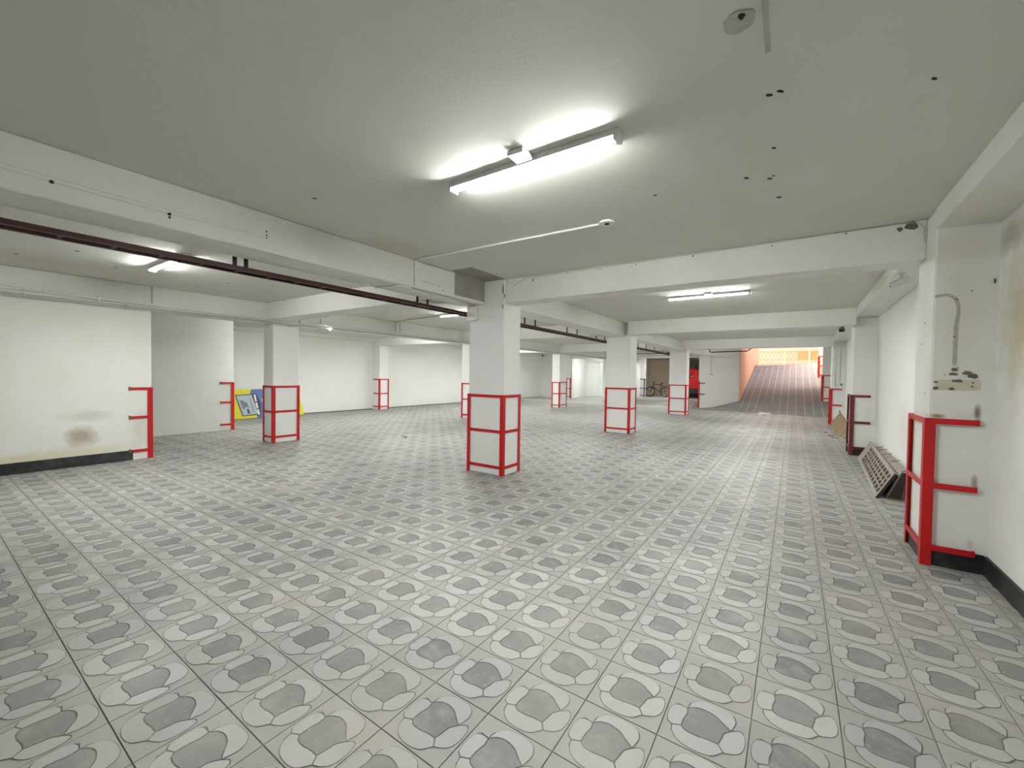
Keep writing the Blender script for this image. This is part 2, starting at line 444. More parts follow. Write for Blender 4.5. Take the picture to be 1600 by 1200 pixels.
# ramp
YL = lambda x: 18.95 + (1.15 - x) * 0.29          # slanted foot of the ramp
def zr(x, y):
    d = y - YL(x) - 0.35
    return 0.004 + (0.0 if d < 0 else 0.215 * (d if d > 0.6 else d * d / 1.2 + 0.0) + (0.0 if d < 0.6 else -0.0645))
rb = MB()
nx, ny = 12, 26
for j in range(ny + 1):
    for i in range(nx + 1):
        x = -3.9 + (xw(20) + 0.05 + 3.9) * i / nx
        t = j / ny
        y = YL(x) + (30.6 - YL(x)) * t
        rb.v.append((x, y, zr(x, y)))
for j in range(ny):
    for i in range(nx):
        a = j * (nx + 1) + i
        rb.f.append([a, a + 1, a + nx + 2, a + nx + 1]); rb.mi.append(0)
b0 = len(rb.v)
rb.v += [(-3.9, YL(-3.9), -0.15), (xw(20) + .05, YL(xw(20)), -0.15), (xw(20) + .05, 30.6, -0.15), (-3.9, 30.6, -0.15)]
ramp = struct(rb, 'ramp', M_ramp, 'dark grey concrete ramp rising to daylight', 'ramp')
for k in range(11):
    x = -1.92 + 0.29 * k
    sb = MB()
    ys = [max(YL(x) + 0.1 + (2.2 if 3 <= k <= 4 else 0), 0)]
    while ys[-1] < 30.3:
        ys.append(ys[-1] + 0.8)
    n0 = 0
    for y in ys:
        z = zr(x, y)
        sb.v += [(x - .02, y, z + .001), (x + .02, y, z + .001), (x + .02, y, z + .006), (x - .02, y, z + .006)]
    for i in range(len(ys) - 1):
        for c in range(4):
            sb.f.append([i * 4 + c, i * 4 + (c + 1) % 4, (i + 1) * 4 + (c + 1) % 4, (i + 1) * 4 + c]); sb.mi.append(0)
    sb.build('ramp_strip', M_rampline, ramp)

# street at the head of the ramp
ZT = zr(0, 30.3)
struct(MB().prism([(-2.04, 30.3), (9, 30.3), (9, 48), (-8, 48), (-8, 34.6), (-2.04, 34.6)], ZT - 0.3, ZT), 'street', M_street, 'sunlit pavement at the head of the ramp', 'pavement')
struct(MB().box(-8, 9, 39.5, 39.8, ZT, ZT + 7), 'wall_street', M_peach, 'peach wall across the street', 'wall')
g = thing('street_gate', (-0.4, 36.5, ZT), 'orange lattice gate across the street at the ramp head', 'gate')
for x in (-3.2, -0.6, 0.9, 2.0):
    MB().box(x - .05, x + .05, 36.44, 36.56, ZT, ZT + 2.6).build('gate_post', M_peach, g)
for z in (0.25, 0.55, 1.15, 2.3):
    MB().box(-3.2, 2.0, 36.47, 36.53, ZT + z - .03, ZT + z + .03).build('gate_rail', M_orange, g)
MB().box(0.2, 2.0, 36.515, 36.535, ZT + .55, ZT + 1.15).build('gate_panel', M_orange, g)
lat = MB()
for k in range(14):
    x = -3.1 + k * 0.24
    lat.bar((x, 36.5, ZT + .58), (x + .3, 36.5, ZT + 1.12), .02, .035)
    lat.bar((x + .3, 36.49, ZT + .58), (x, 36.49, ZT + 1.12), .02, .035)
tag(lat.build('lattice', M_orange, g), kind='stuff')
struct(MB().box(2.1, 3.2, 33.5, 36.3, ZT, ZT + 3.5), 'wall_street_side', M_orange, 'orange wall at the right of the street gate', 'wall')

# beams
def beam(name, x0, x1, y0, y1, z0, label, mat=M_beam):
    return struct(MB().box(x0, x1, y0, y1, z0, SLAB), name, mat, label, 'beam', 0.008)
bB0 = beam('beam', -4.02, -3.62, -3.0, 4.60, SOF, 'long white ceiling beam from the left edge to the nearest column')
beam('beam', -3.84, -3.42, 5.04, 9.9, SOF, 'white ceiling beam between nearest and second centre columns')
beam('beam', -3.80, -3.40, 10.4, 16.28, SOF, 'white ceiling beam between second and third centre columns')
beam('beam', -3.80, -3.40, 16.75, 22.0, SOF, 'white ceiling beam behind the third centre column')
bX1 = beam('beam', -3.27, 0.864, 4.65, 4.95, SOF, 'white cross beam from the nearest column to the right wall')
beam('beam', -3.27, xa(10), 9.66, 9.96, SOF, 'second white cross beam towards the right wall')
beam('beam', -3.27, xa(16), 15.55, 15.85, SOF, 'third white cross beam just before the ramp')
beam('beam', -8.35, -4.02, 3.92, 4.28, SOF, 'white cross beam from the nearest column to the left column')
beam('beam', -8.35, -3.84, 9.60, 9.92, SOF, 'second white cross beam between the left and centre rows')
beam('beam', -8.35, -3.80, 15.65, 15.95, SOF, 'third white cross beam between the left and centre rows')
bX4 = beam('beam', -9.2, -3.65, 22.0, 22.3, 2.37, 'white cross beam in front of the bicycle bay')
bC0 = beam('beam', -8.72, -8.33, -3.0, 4.04, 2.33, 'white beam above the stained left wall')
bC1 = beam('beam', -8.72, -8.33, 4.56, 10.0, 2.35, 'white beam behind the left column carrying pipes')
beam('beam', -8.72, -8.33, 10.5, 16.0, 2.35, 'white beam between the two far left columns')
beam('beam', -8.72, -8.33, 16.6, 23.2, 2.35, 'white beam behind the farthest left column')
beam('beam', -13.45, -13.2, 3.0, 23.2, 2.58, 'shallow beam along the top of the far left wall')
beam('beam', -13.01, -8.72, 10.24, 10.58, 2.43, 'white cross beam from the far left pilaster')
beam('beam', -13.2, -8.72, 16.2, 16.55, 2.43, 'farther white cross beam at the far left wall')
for nm, ya, yb, lb in (('near', -3.0, 4.40, 'shallow beam at the top of the near right wall'), ('mid', 4.9, 9.9, 'shallow beam on the right wall above the gratings'),
                       ('far', 10.4, 16.0, 'shallow beam on the right wall above the cardboard'), ('end', 16.5, 19.7, 'shallow beam on the right wall before the ramp')):
    struct(MB().prism([(xa(ya), ya), (xw(ya), ya), (xw(yb), yb), (xa(yb), yb)], 2.545, SLAB), 'beam', M_beam, lb, 'beam')

# bare concrete where plaster is missing beside the nearest column
MB().box(-3.62, -3.612, 3.99, 4.60, SOF + .03, SLAB - .002).build('bare_patch', M_grey, bB0)
MB().box(-3.59, -3.27, 3.90, 4.60, SLAB - .004, SLAB).build('bare_patch', M_grey, ceiling)
for (y, z, r) in ((0.503, 2.489, .012), (1.057, 2.483, .012), (1.057, 2.46, .008), (1.70, 2.551, .007), (1.70, 2.52, .007), (1.70, 2.499, .006), (3.72, 2.47, .007), (3.78, 2.43, .006)):
    MB().disc((-3.62, y, z), (1, 0, 0), r, .003, 8, .2).build('screw_hole', M_hole, bB0)
for pts, h in (([(.2, 2.497), (.6, 2.488), (1.06, 2.484), (1.5, 2.497), (1.68, 2.50)], .0035), ([(.25, 2.525), (.7, 2.512), (1.3, 2.512), (1.62, 2.512)], .002)):
    ck = MB()
    for a, b in zip(pts[:-1], pts[1:]):
        ck.bar((-3.6195, a[0], a[1]), (-3.6195, b[0], b[1]), .003, h)
    ck.build('plaster_crack', M_crack, bB0)
MB().tube([(-3.617, 3.42, 2.475), (-3.617, 3.70, 2.478)], .003, 5).build('wire_end', M_pvcgrey, bB0)
for (x, y, r) in ((-.124, 2.247, .010), (-.082, 2.243, .010), (-.124, 2.774, .009), (-.286, 3.094, .011), (-.159, 3.185, .011), (-.119, 3.543, .012), (.468, 2.505, .009), (-.854, 3.042, .010),
                  (-.14, 3.15, .006), (-3.0, 1.75, .010), (-7.0, 2.75, .010), (-7.4, 0.75, .014), (-6.6, 1.1, .014), (-7.2, 1.55, .012), (-7.7, 2.6, .010)):
    MB().disc((x, y, SLAB - .003), (0, 0, 1), r, .003, 9, .3, (1.6, .8)).build('anchor_hole', M_hole, ceiling)
MB().disc((-.196, 1.727, SLAB - .006), (0, 0, 1), .052, .006, 18, .08).build('cement_patch', M_patch, ceiling)
MB().disc((-.185, 1.70, SLAB - .009), (0, 0, 1), .012, .004, 9, .3).build('anchor_hole', M_hole, ceiling)
MB().box(-.125, -.105, 1.2, 1.95, SLAB - .002, SLAB).build('filled_chase', M_patch, ceiling)
for (x, z, r, sx) in ((.770, 2.665, .030, 1.4), (.697, 2.651, .016, 1.3), (.70, 2.633, .006, 1), (.348, 2.676, .008, 1), (-.2, 2.66, .006, 1), (-.9, 2.665, .008, 1), (-1.5, 2.66, .006, 1), (-1.55, 2.645, .005, 1),
                      (-1.9, 2.66, .006, 1), (-1.95, 2.665, .005, 1), (-2.85, 2.64, .02, .5), (-2.35, 2.665, .006, 1)):
    MB().disc((x, 4.65, z), (0, -1, 0), r, .003, 9, .25, (sx, 1)).build('plaster_chip', M_chip, bX1)
MB().tube([(-3.15, 4.645, 2.60), (-2.98, 4.645, 2.672), (-2.7, 4.645, 2.678), (-1.2, 4.645, 2.682), (.5, 4.645, 2.690), (.80, 4.645, 2.688), (.84, 4.642, 2.64), (.845, 4.64, 2.52)], .0035, 5).build('surface_wire', M_pvcgrey, bX1)

# ------------------------------------------------------------------ floor tiles
def crom(pts, n):
    out = []
    for i in range(len(pts) - 1):
        p0 = pts[i - 1] if i else (2 * pts[0][0] - pts[1][0], 2 * pts[0][1] - pts[1][1])
        p1, p2 = pts[i], pts[i + 1]
        p3 = pts[i + 2] if i + 2 < len(pts) else (2 * pts[-1][0] - pts[-2][0], 2 * pts[-1][1] - pts[-2][1])
        for k in range(n):
            t = k / n
            out.append(tuple(0.5 * ((2 * p1[c]) + (-p0[c] + p2[c]) * t + (2 * p0[c] - 5 * p1[c] + 4 * p2[c] - p3[c]) * t * t + (-p0[c] + 3 * p1[c] - 3 * p2[c] + p3[c]) * t ** 3) for c in (0, 1)))
    out.append(pts[-1])
    return out
V1, V2, V3, V4 = (-.24, -.175), (.28, -.105), (.17, .19), (-.25, .155)
KS = 1.07
def sc(L): return [(p[0] * KS, p[1] * KS) for p in L]
S12 = [V1, (-.16, -.245), (-.05, -.272), (.08, -.245), (.165, -.185), V2]
S23 = [V2, (.212, -.02), (.195, .07), V3]
S34 = [V3, (.05, .192), (-.07, .212), (-.19, .205), V4]
S41 = [V4, (-.247, .03), (-.225, -.08), V1]
OT = [V1, (-.22, -.29), (-.13, -.405), (.08, -.445), (.24, -.41), (.315, -.28), V2]
OR = [V2, (.37, -.165), (.43, -.10), (.44, .06), (.40, .185), (.31, .255), (.235, .28)]
OB = [(.235, .28), (.12, .41), (-.06, .445), (-.23, .41), (-.33, .31), (-.355, .2)]
OL = [(-.355, .2), (-.42, .15), (-.44, 0), (-.41, -.13), (-.34, -.18), V1]
S12, S23, S34, S41, OT, OR, OB, OL = (sc(x) for x in (S12, S23, S34, S41, OT, OR, OB, OL))
V1, V2, V3, V4 = S12[0], S23[0], S34[0], S41[0]

def shrink(poly, d):
    a = sum(poly[i][0] * poly[(i + 1) % len(poly)][1] - poly[(i + 1) % len(poly)][0] * poly[i][1] for i in range(len(poly)))
    sgn = 1 if a > 0 else -1
    out = []
    n = len(poly)
    for i in range(n):
        p, q, r = poly[i - 1], poly[i], poly[(i + 1) % n]
        e1 = Vector((q[0] - p[0], q[1] - p[1])); e2 = Vector((r[0] - q[0], r[1] - q[1]))
        if e1.length < 1e-7 or e2.length < 1e-7:
            out.append(q); continue
        n1 = Vector((-e1.y, e1.x)).normalized() * sgn; n2 = Vector((-e2.y, e2.x)).normalized() * sgn
        m = n1 + n2
        if m.length < 0.3:
            m = n1
        m = m.normalized() * min(d / max(m.normalized().dot(n1), 0.45), d * 2)
        out.append((q[0] + m.x, q[1] + m.y))
    return out

def tile_geometry(n, walls):
    c12, c23, c34, c41 = (crom(s, n) for s in (S12, S23, S34, S41))
    ot, orr, ob, ol = (crom(s, n) for s in (OT, OR, OB, OL))
    tail3, tail4 = ob[0], ob[-1]
    med = c12[:-1] + c23[:-1] + c34[:-1] + c41[:-1]
    petals = [ot[:-1] + c12[::-1][:-1],
              orr + c23[::-1][:-1],
              ob + c34[::-1][:-1],
              ol[:-1] + c41[::-1][:-1]]
    petals[1] = orr[:-1] + [tail3] + c23[::-1][:-1]
    petals[2] = ob[:-1] + [tail4] + [V4] + c34[::-1][1:]
    petals[3] = ol[:-1] + [V1] + c41[::-1][1:]
    plate = ot[:-1] + orr[:-1] + ob[:-1] + ol[:-1]
    S = TILE
    v, f, mi = [], [], []
    def poly(pts, z, m):
        b = len(v)
        P = [(p[0] * S, -p[1] * S, z) for p in pts]
        a = sum(P[i][0] * P[(i + 1) % len(P)][1] - P[(i + 1) % len(P)][0] * P[i][1] for i in range(len(P)))
        if a < 0:
            P = P[::-1]
        v.extend(P); f.append(list(range(b, b + len(P)))); mi.append(m)
        return P, b
    h = S / 2 - 0.0014
    b = len(v)
    v.extend([(-h, -h, -.005), (h, -h, -.005), (h, h, -.005), (-h, h, -.005), (-h + .001, -h + .001, 0), (h - .001, -h + .001, 0), (h - .001, h - .001, 0), (-h + .001, h - .001, 0)])
    f.append([b + 4, b + 5, b + 6, b + 7]); mi.append(0)
    for i in range(4):
        j = (i + 1) % 4
        f.append([b + i, b + j, b + 4 + j, b + 4 + i]); mi.append(0)
    poly(plate, .0003, 3)
    for pts, m in [(med, 2)] + [(p, 1) for p in petals]:
        q = shrink(pts, .0085)
        P, b = poly(q, .0016 if m == 1 else .0012, m)
        if walls:
            k = len(P); b2 = len(v)
            v.extend([(p[0], p[1], .0003) for p in P])
            for i in range(k):
                j = (i + 1) % k
                f.append([b2 + i, b2 + j, b + j, b + i]); mi.append(m)
    # dark stubs of the groove lines where they run on past the leaves
    def stroke(line, w=.0115, z=.0021):
        for a, c in zip(line[:-1], line[1:]):
            d = Vector((c[0] - a[0], c[1] - a[1]))
            if d.length < 1e-6: continue
            n_ = Vector((-d.y, d.x)).normalized() * w / 2
            poly([(a[0] - n_.x, a[1] - n_.y), (c[0] - n_.x, c[1] - n_.y), (c[0] + n_.x, c[1] + n_.y), (a[0] + n_.x, a[1] + n_.y)], z, 3)
    k = max(1, n)
    stroke(ot[:k + 1]); stroke(ot[-2 * k:]); stroke(orr[:2 * k]); stroke(ob[:k + 1]); stroke(orr[-k - 1:]); stroke(ob[-k - 1:]); stroke(ol[:k + 1]); stroke(ol[-2 * k:])
    stroke([V2, (V2[0] + .10, V2[1] - .02), (.46, -.10)] if False else [V1, (V1[0] - .13, V1[1] - .02)])
    return v, f, mi
TMATS = [M_tbody, M_tpetal, M_tmed, M_tgroove]
tv, tf, tm = tile_geometry(3, True)
tile_mesh = bpy.data.meshes.new('tile')
tile_mesh.from_pydata(tv, [], tf)
for m in TMATS: tile_mesh.materials.append(m)
tile_mesh.polygons.foreach_set('material_index', tm)
tile_mesh.update()

def proj(p):
    d = Vector(p) - CAM
    z = d.dot(FWD)
    if z < 0.15:
        return None
    return (800 + F_PX * d.dot(RGT) / z, 600 - F_PX * d.dot(UPV) / z)
cells = []
for i in range(-46, 8):
    for j in range(-16, 60):
        cx, cy = TX0 + TILE * (i + .5), TY0 + TILE * (j + .5)
        if cx > xw(cy) + .1 or cx < -13.45 or cy < -3.0 or cy > 20.4:
            continue
        if cx < -8.5 and cy < 2.0 and cx > -11:
            pass
        if cy > min(YL(cx), 19.5) - 0.02:
            continue
        if cx < -11.0 and cy < 4.2:
            continue
        c4 = [proj((cx + a * .15, cy + b * .15, 0)) for a, b in ((-1, -1), (1, -1), (1, 1), (-1, 1))]
        area = 0.0
        if all(c4):
            mx, my = sum(c[0] for c in c4) / 4, sum(c[1] for c in c4) / 4
            if -40 < mx < 1640 and my < 1240:
                area = 0.5 * abs(sum(c4[k][0] * c4[(k + 1) % 4][1] - c4[(k + 1) % 4][0] * c4[k][1] for k in range(4)))
        cells.append((area, cx, cy))
cells.sort(reverse=True)
for k, (a, cx, cy) in enumerate(cells[:300]):
    o = bpy.data.objects.new('tile', tile_mesh)
    col.objects.link(o)
    o.parent = floor
    o.location = Vector((cx, cy, random.uniform(-.0004, .0004))) - ORG['floor']
    if random.random() < .5:
        pass
lv, lf, lm = tile_geometry(1, False)
import numpy as np
LV = np.array(lv); nv = len(lv)
rest = cells[300:]
allv = np.concatenate([LV + np.array([cx, cy, 0.0]) for a, cx, cy in rest])
allf = []
for k in range(len(rest)):
    allf.extend([[i + k * nv for i in f] for f in lf])
fm = bpy.data.meshes.new('tile_field')
fm.from_pydata((allv - np.array(ORG['floor'])).tolist(), [], allf)
for m in TMATS: fm.materials.append(m)
fm.polygons.foreach_set('material_index', lm * len(rest))
fm.update()
fo = bpy.data.objects.new('tile_field', fm)
col.objects.link(fo); fo.parent = floor; fo['kind'] = 'stuff'

# ------------------------------------------------------------------ columns and guards
def column(x0, x1, y0, y1, z0, label, skirt=False, top=SLAB, mat=M_col):
    o = struct(MB().box(x0, x1, y0, y1, z0, top), 'column', mat, label, 'column', 0.012)
    return o

def angle_post(x, y, sx, sy, z0, z1, leg=.05, t=.006):
    """steel angle hugging a column corner; sx, sy point from the corner towards the column"""
    m = MB()
    m.box(x, x + sx * leg, y, y - sy * t, z0, z1)
    m.box(x, x - sx * t, y - sy * t, y + sy * leg, z0, z1)
    return m

def guard(x0, x1, y0, y1, label, mat=M_red, z0=0.0, h=1.12, faces='FBLR', posts=None, group='column guards', z_of=None):
    """angle iron guard round the foot of a column: corner posts and three rails on each named face"""
    g = thing('column_guard', ((x0 + x1) / 2, (y0 + y1) / 2, z0), label, 'column guard', group)
    corners = {'FL': (x0, y0, 1, 1), 'FR': (x1, y0, -1, 1), 'BL': (x0, y1, 1, -1), 'BR': (x1, y1, -1, -1)}
    for k in (posts or corners):
        x, y, sx, sy = corners[k]
        angle_post(x, y, sx, sy, z0, z0 + h).build('post', mat, g)
    t = .006
    for zc in (h - .022, .61, .115):
        za, zb = z0 + zc - .02, z0 + zc + .02
        if 'F' in faces: MB().box(x0 + .03, x1 - .03, y0, y0 - t * .8, za, zb).build('rail', mat, g)
        if 'B' in faces: MB().box(x0 + .03, x1 - .03, y1, y1 + t * .8, za, zb).build('rail', mat, g)
        if 'L' in faces: MB().box(x0, x0 - t * .8, y0 + .03, y1 - .03, za, zb).build('rail', mat, g)
        if 'R' in faces: MB().box(x1, x1 + t * .8, y0 + .03, y1 - .03, za, zb).build('rail', mat, g)
    return g

def std_column(x0, x1, y0, y1, lab, glab, mat=M_red, **kw):
    c = column(x0 + .008, x1 - .008, y0 + .008, y1 - .008, 0, lab)
    guard(x0 + .002, x1 - .002, y0 + .002, y1 - .002, glab, mat, **kw)
    return c
cB1 = std_column(-3.898, -3.267, 4.604, 5.035, 'nearest white concrete column in the middle of the hall', 'red steel guard round the foot of the nearest centre column')
std_column(-3.898, -3.267, 9.895, 10.388, 'second white centre column with the tray passing behind', 'red steel guard round the second centre column')
std_column(-3.898, -3.267, 16.279, 16.75, 'third white centre column beside the ramp', 'red steel guard round the centre column nearest the ramp')
std_column(-8.736, -8.347, 4.036, 4.562, 'white column at the left in front of the yellow sign', 'red steel guard on the left column before the yellow sign')
std_column(-8.76, -8.347, 10.03, 10.56, 'white left row column hidden behind the nearest column', 'red guard peeking out left of the nearest centre column')
std_column(-8.736, -8.347, 15.96, 16.63, 'white left row column farthest back', 'small red guard on the farthest left row column')
# plaster damage on the nearest column
for (x, z, r, s) in ((-3.30, 2.56, .022, (.5, 2.6)), (-3.275, 2.47, .014, (.6, 2.2)), (-3.30, 2.33, .012, (.5, 3))):
    MB().disc((x, 4.612, z), (0, -1, 0), r, .004, 10, .25, s).build('plaster_chip', M_chip, cB1)

# right wall columns: guard arms run into the wall on both faces
def wall_column(ya, yb, z0, lab, glab, mat, skirt=True, top=SLAB, mid=True):
    xl = xa(ya)
    c = column(xl, xw(ya) + .02, ya, yb, z0 - .2 if z0 else 0, lab, top=top, mat=M_colA1 if ya < 5 else M_col)
    if skirt:
        MB().box(xl - .012, xw(ya) - .021, ya - .012, ya, 0, .14).build('skirting', M_skirt, c)
        MB().box(xl - .012, xl, ya, yb, 0, .14).build('skirting', M_skirt, c)
    g = thing('column_guard', ((xl + xw(ya)) / 2, ya, z0), glab, 'column guard', 'column guards on the right wall')
    off = .024
    X, Y0, Y1 = xl - off, ya - off, yb + .01
    angle_post(X, Y0, 1, 1, z0, z0 + 1.12, .055, .007).build('post', mat, g)
    angle_post(X, Y1, 1, -1, z0, z0 + 1.12, .04, .007).build('post', mat, g)
    for zc in (1.098, .61, .14):
        za, zb = z0 + zc - .021, z0 + zc + .021
        MB().box(X + .03, xw(ya) - .07, Y0 + .002, Y0 - .006, za, zb).build('rail', mat, g)
        MB().box(xw(ya) - .08, xw(ya) - .07, Y0 + .002, ya + .004, za, zb).build('rail_anchor', M_rust if mat != M_maroon else mat, g)
        MB().box(X + .002, X - .006, Y0 + .03, Y1 - .03, za, zb).build('rail', mat, g)
    return c
cA1 = wall_column(4.39, 4.89, 0, 'chipped white column standing against the near right wall', 'bright red guard on the nearest right wall column', M_red)
wall_column(9.92, 10.40, 0, 'white right wall column beyond the gratings', 'dark maroon guard on the right wall column beyond the gratings', M_maroon)
cA3 = wall_column(16.03, 16.5, 0, 'white right wall column with a socket and conduit', 'red guard on the right wall column beside the cardboard', M_red, skirt=False)
wall_column(21.75, 22.2, zr(1.0, 21.75), 'white wall pier beside the lower ramp', 'red guard on the pier beside the lower ramp', M_red, skirt=False, top=3.4)
wall_column(26.5, 27.0, zr(1.0, 26.5), 'white wall pier high up beside the ramp', 'red guard high up beside the sunlit ramp', M_red, skirt=False, top=4.0)

# chips, band and filled chase on the near right column
fy = 4.39
MB().box(.885, 1.12, fy - .003, fy, 1.335, 1.41).build('primer_band', M_band, cA1)
for (x, z, r, s) in ((.985, 1.486, .014, (1.3, .9)), (1.003, 1.500, .004, (1, 1)), (1.052, 1.462, .019, (1.5, .9)), (1.078, 1.440, .017, (1.4, 1)), (.980, 1.452, .012, (1.7, .8)), (1.003, 1.402, .016, (1.9, .7)),
                     (.972, 1.344, .012, (1.6, .8)), (.889, 1.392, .008, (1.5, 1)), (.889, 1.346, .012, (1.3, 1)), (1.082, 1.39, .005, (1, 1)), (1.080, 1.362, .006, (1.4, 1)), (.935, 1.445, .004, (1, 1)),
                     (1.17, 2.12, .010, (.6, 1.8)), (.985, 2.005, .006, (1, 1)), (.977, 1.73, .006, (1, 1)), (1.06, 2.06, .005, (1.4, .8))):
    MB().disc((x, fy - .003, z), (0, -1, 0), r, .004, 10, .28, s).build('plaster_chip', M_chip, cA1)
chase = MB()
pts = [(.868, 2.036), (.93, 2.045), (.972, 2.02), (.992, 1.97), (.996, 1.90), (.985, 1.82), (.984, 1.66), (.984, 1.52)]
for a, b in zip(pts[:-1], pts[1:]):
    chase.bar((a[0], fy - .002, a[1]), (b[0], fy - .002, b[1]), .004, .02, (0, 0, 1)) if abs(a[1] - b[1]) < abs(a[0] - b[0]) else chase.bar((a[0], fy - .002, a[1]), (b[0], fy - .002, b[1]), .02, .004, (0, -1, 0))
chase.build('filled_chase', M_patch, cA1)
for (y, z, r) in ((4.6, 1.86, .006), (4.7, 1.70, .005), (4.55, 1.30, .004)):
    MB().disc((xa(4.39), y, z), (-1, 0, 0), r, .003, 8, .2).build('plaster_chip', M_chip, cA1)
# guards bolted to wall ends
def wall_end_guard(x, y, dy, z1, lab, mat=M_red, length=.25):
    """post at the end of a wall facing +X with three stubs running back along the wall"""
    g = thing('wall_guard', (x, y, 0), lab, 'wall guard', 'red guards on wall ends')
    angle_post(x + .008, y + .008, -1, -1, 0, z1, .06, .007).build('post', mat, g)
    for zc in (z1 - .02, .655, .135):
        MB().box(x + .006, x + .016, y - .03, y - length, zc - .02, zc + .02).build('rail', mat, g)
        MB().box(x, x + .022, y - length, y - length - .025, zc - .024, zc + .03).build('rail_anchor', M_rust, g)
    return g
wall_end_guard(-8.42, 2.22, -1, 1.12, 'red guard at the end of the stained left wall')
wall_end_guard(-11.0, 4.42, -1, 1.13, 'red guard at the end of the grey passage wall')
# pilaster on the far left wall
struct(MB().box(-13.45, -13.02, 10.2, 10.62, 0, SLAB), 'trim_2', M_col, 'white pilaster on the far left wall', 'pilaster')
guard(-13.40, -13.01, 10.19, 10.63, 'small red guard on the far left wall pilaster', faces='FR', posts=['FR', 'BR'], h=1.17)
# pier at the corner of the bright recess
struct(MB().box(-11.62, -11.36, 23.13, 23.25, 0, SLAB), 'trim_3', M_col, 'white pier at the corner of the bright recess', 'pilaster')
guard(-11.63, -11.35, 23.12, 23.26, 'thin red guard at the corner of the bright recess', faces='FR', posts=['FR', 'FL'], h=1.24)
struct(MB().box(-9.05, -8.45, 28.6, 28.95, 0, SLAB), 'trim_4', M_wall, 'white pier left of the bicycle', 'pilaster')
guard(-9.06, -8.44, 28.59, 28.96, 'dark guard on the pier left of the bicycle', M_darkguard, faces='FR', posts=['FL', 'FR', 'BR'], h=1.25)
# guard on the splayed ramp wall
g = thing('wall_guard', (P1[0], P1[1], 0), 'red guard on the near end of the splayed ramp wall', 'wall guard', 'red guards on wall ends')
dv = Vector((P2[0] - P1[0], P2[1] - P1[1], 0)).normalized(); nn = Vector((dv.y, -dv.x, 0))
p0 = Vector((P1[0], P1[1], 0))
MB().bar(p0 + nn * .02 + Vector((0, 0, .02)), p0 + nn * .02 + Vector((0, 0, 1.25)), .05, .05, (dv.x, dv.y, 0)).build('post', M_red, g)
for z in (1.14, .64):
    MB().bar(p0 + nn * .014 + Vector((0, 0, z)), p0 + dv * .32 + nn * .014 + Vector((0, 0, z)), .02, .04).build('rail', M_maroon, g)

# ------------------------------------------------------------------ lamps
def batten(x0, x1, y, label, box=True):
    g = thing('batten_lamp', ((x0 + x1) / 2, y, SLAB), label, 'ceiling lamp', 'tube lamps on the ceiling')
    MB().box(x0 + .02, x1 - .02, y - .037, y + .037, SLAB - .034, SLAB - .001).build('housing', M_lampw, g)
    d = MB()
    n = 8
    for x in (x0 + .025, x1 - .025):
        for k in range(n + 1):
            a = math.pi * k / n
            d.v.append((x, y + math.cos(a) * .031, SLAB - .030 - math.sin(a) * .020))
    for k in range(n):
        d.f.append([k, k + 1, n + 1 + k + 1, n + 1 + k]); d.mi.append(0)
    d.f.append(list(range(n + 1))); d.mi.append(0); d.f.append(list(range(n + 1, 2 * n + 2))[::-1]); d.mi.append(0)
    d.build('diffuser', M_tube, g, smooth=False)
    for a, b in ((x0, x0 + .025), (x1 - .025, x1)):
        MB().box(a, b, y - .039, y + .039, SLAB - .056, SLAB - .001).build('end_cap', M_lampw, g)
    if box:
        xm = (x0 + x1) / 2 + .03
        MB().box(xm - .055, xm + .055, y - .155, y - .045, SLAB - .03, SLAB - .001).build('connection_box', M_lampw, g, bevel=.004)
        MB().tube([(xm, y - .05, SLAB - .012), (xm, y - .03, SLAB - .012)], .006, 6).build('cable', M_pvc, g)
    return g
batten(-1.985, -.79, 2.145, 'long lit tube lamp on the ceiling nearest the viewer')
batten(-1.73, -.56, 7.06, 'lit tube lamp beyond the first right cross beam')
batten(-6.78, -5.60, 1.80, 'lit tube lamp at the left, half behind the dark tray', False)
batten(-6.47, -5.30, 6.70, 'lit tube lamp left of the nearest centre column', False)
batten(-1.75, -.55, 12.45, 'lit tube lamp peeking below the second right cross beam', False)
batten(-1.75, -.55, 17.6, 'tube lamp before the ramp behind the third cross beam', False)
batten(-6.5, -5.3, 12.4, 'tube lamp in the left aisle behind the second cross beam', False)
batten(-6.5, -5.3, 18.6, 'tube lamp in the left aisle before the back wall', False)
for y, lb in ((5.6, 'tube lamp over the yellow sign behind the left column'), (8.7, 'added unseen tube lamp before the far left pilaster'), (12.4, 'tube lamp in the far left aisle behind the pipes'),
              (15.0, 'added unseen second tube lamp beyond the far left pilaster'), (19.6, 'tube lamp near the back left wall')):
    batten(-10.9, -9.7, y, lb, False)  # unseen tubes, two of them added to brighten the far left wall
batten(-7.6, -6.4, 28.0, 'unseen tube lamp added to brighten the bicycle bay', False)  # added out of sight behind the beam to light the yellowish wall
batten(-10.6, -9.8, 24.6, 'tube lamp inside the bright door recess', False)

g = thing('pendant_bulb', (-8.22, 5.16, 2.30), 'small glowing bulb on the pipe beside the left column', 'bulb')
MB().tube([(-8.235, 5.16, 2.375), (-8.235, 5.16, 2.345)], .022, 10).build('holder', M_pvc, g)
bm_ = MB(); bm_.tube([(-8.235, 5.16, 2.345), (-8.235, 5.16, 2.335), (-8.235, 5.16, 2.318), (-8.235, 5.16, 2.300), (-8.235, 5.16, 2.290)], [.012, .018, .024, .018, .006], 12)
bm_.build('glass', M_bulb, g, smooth=True)

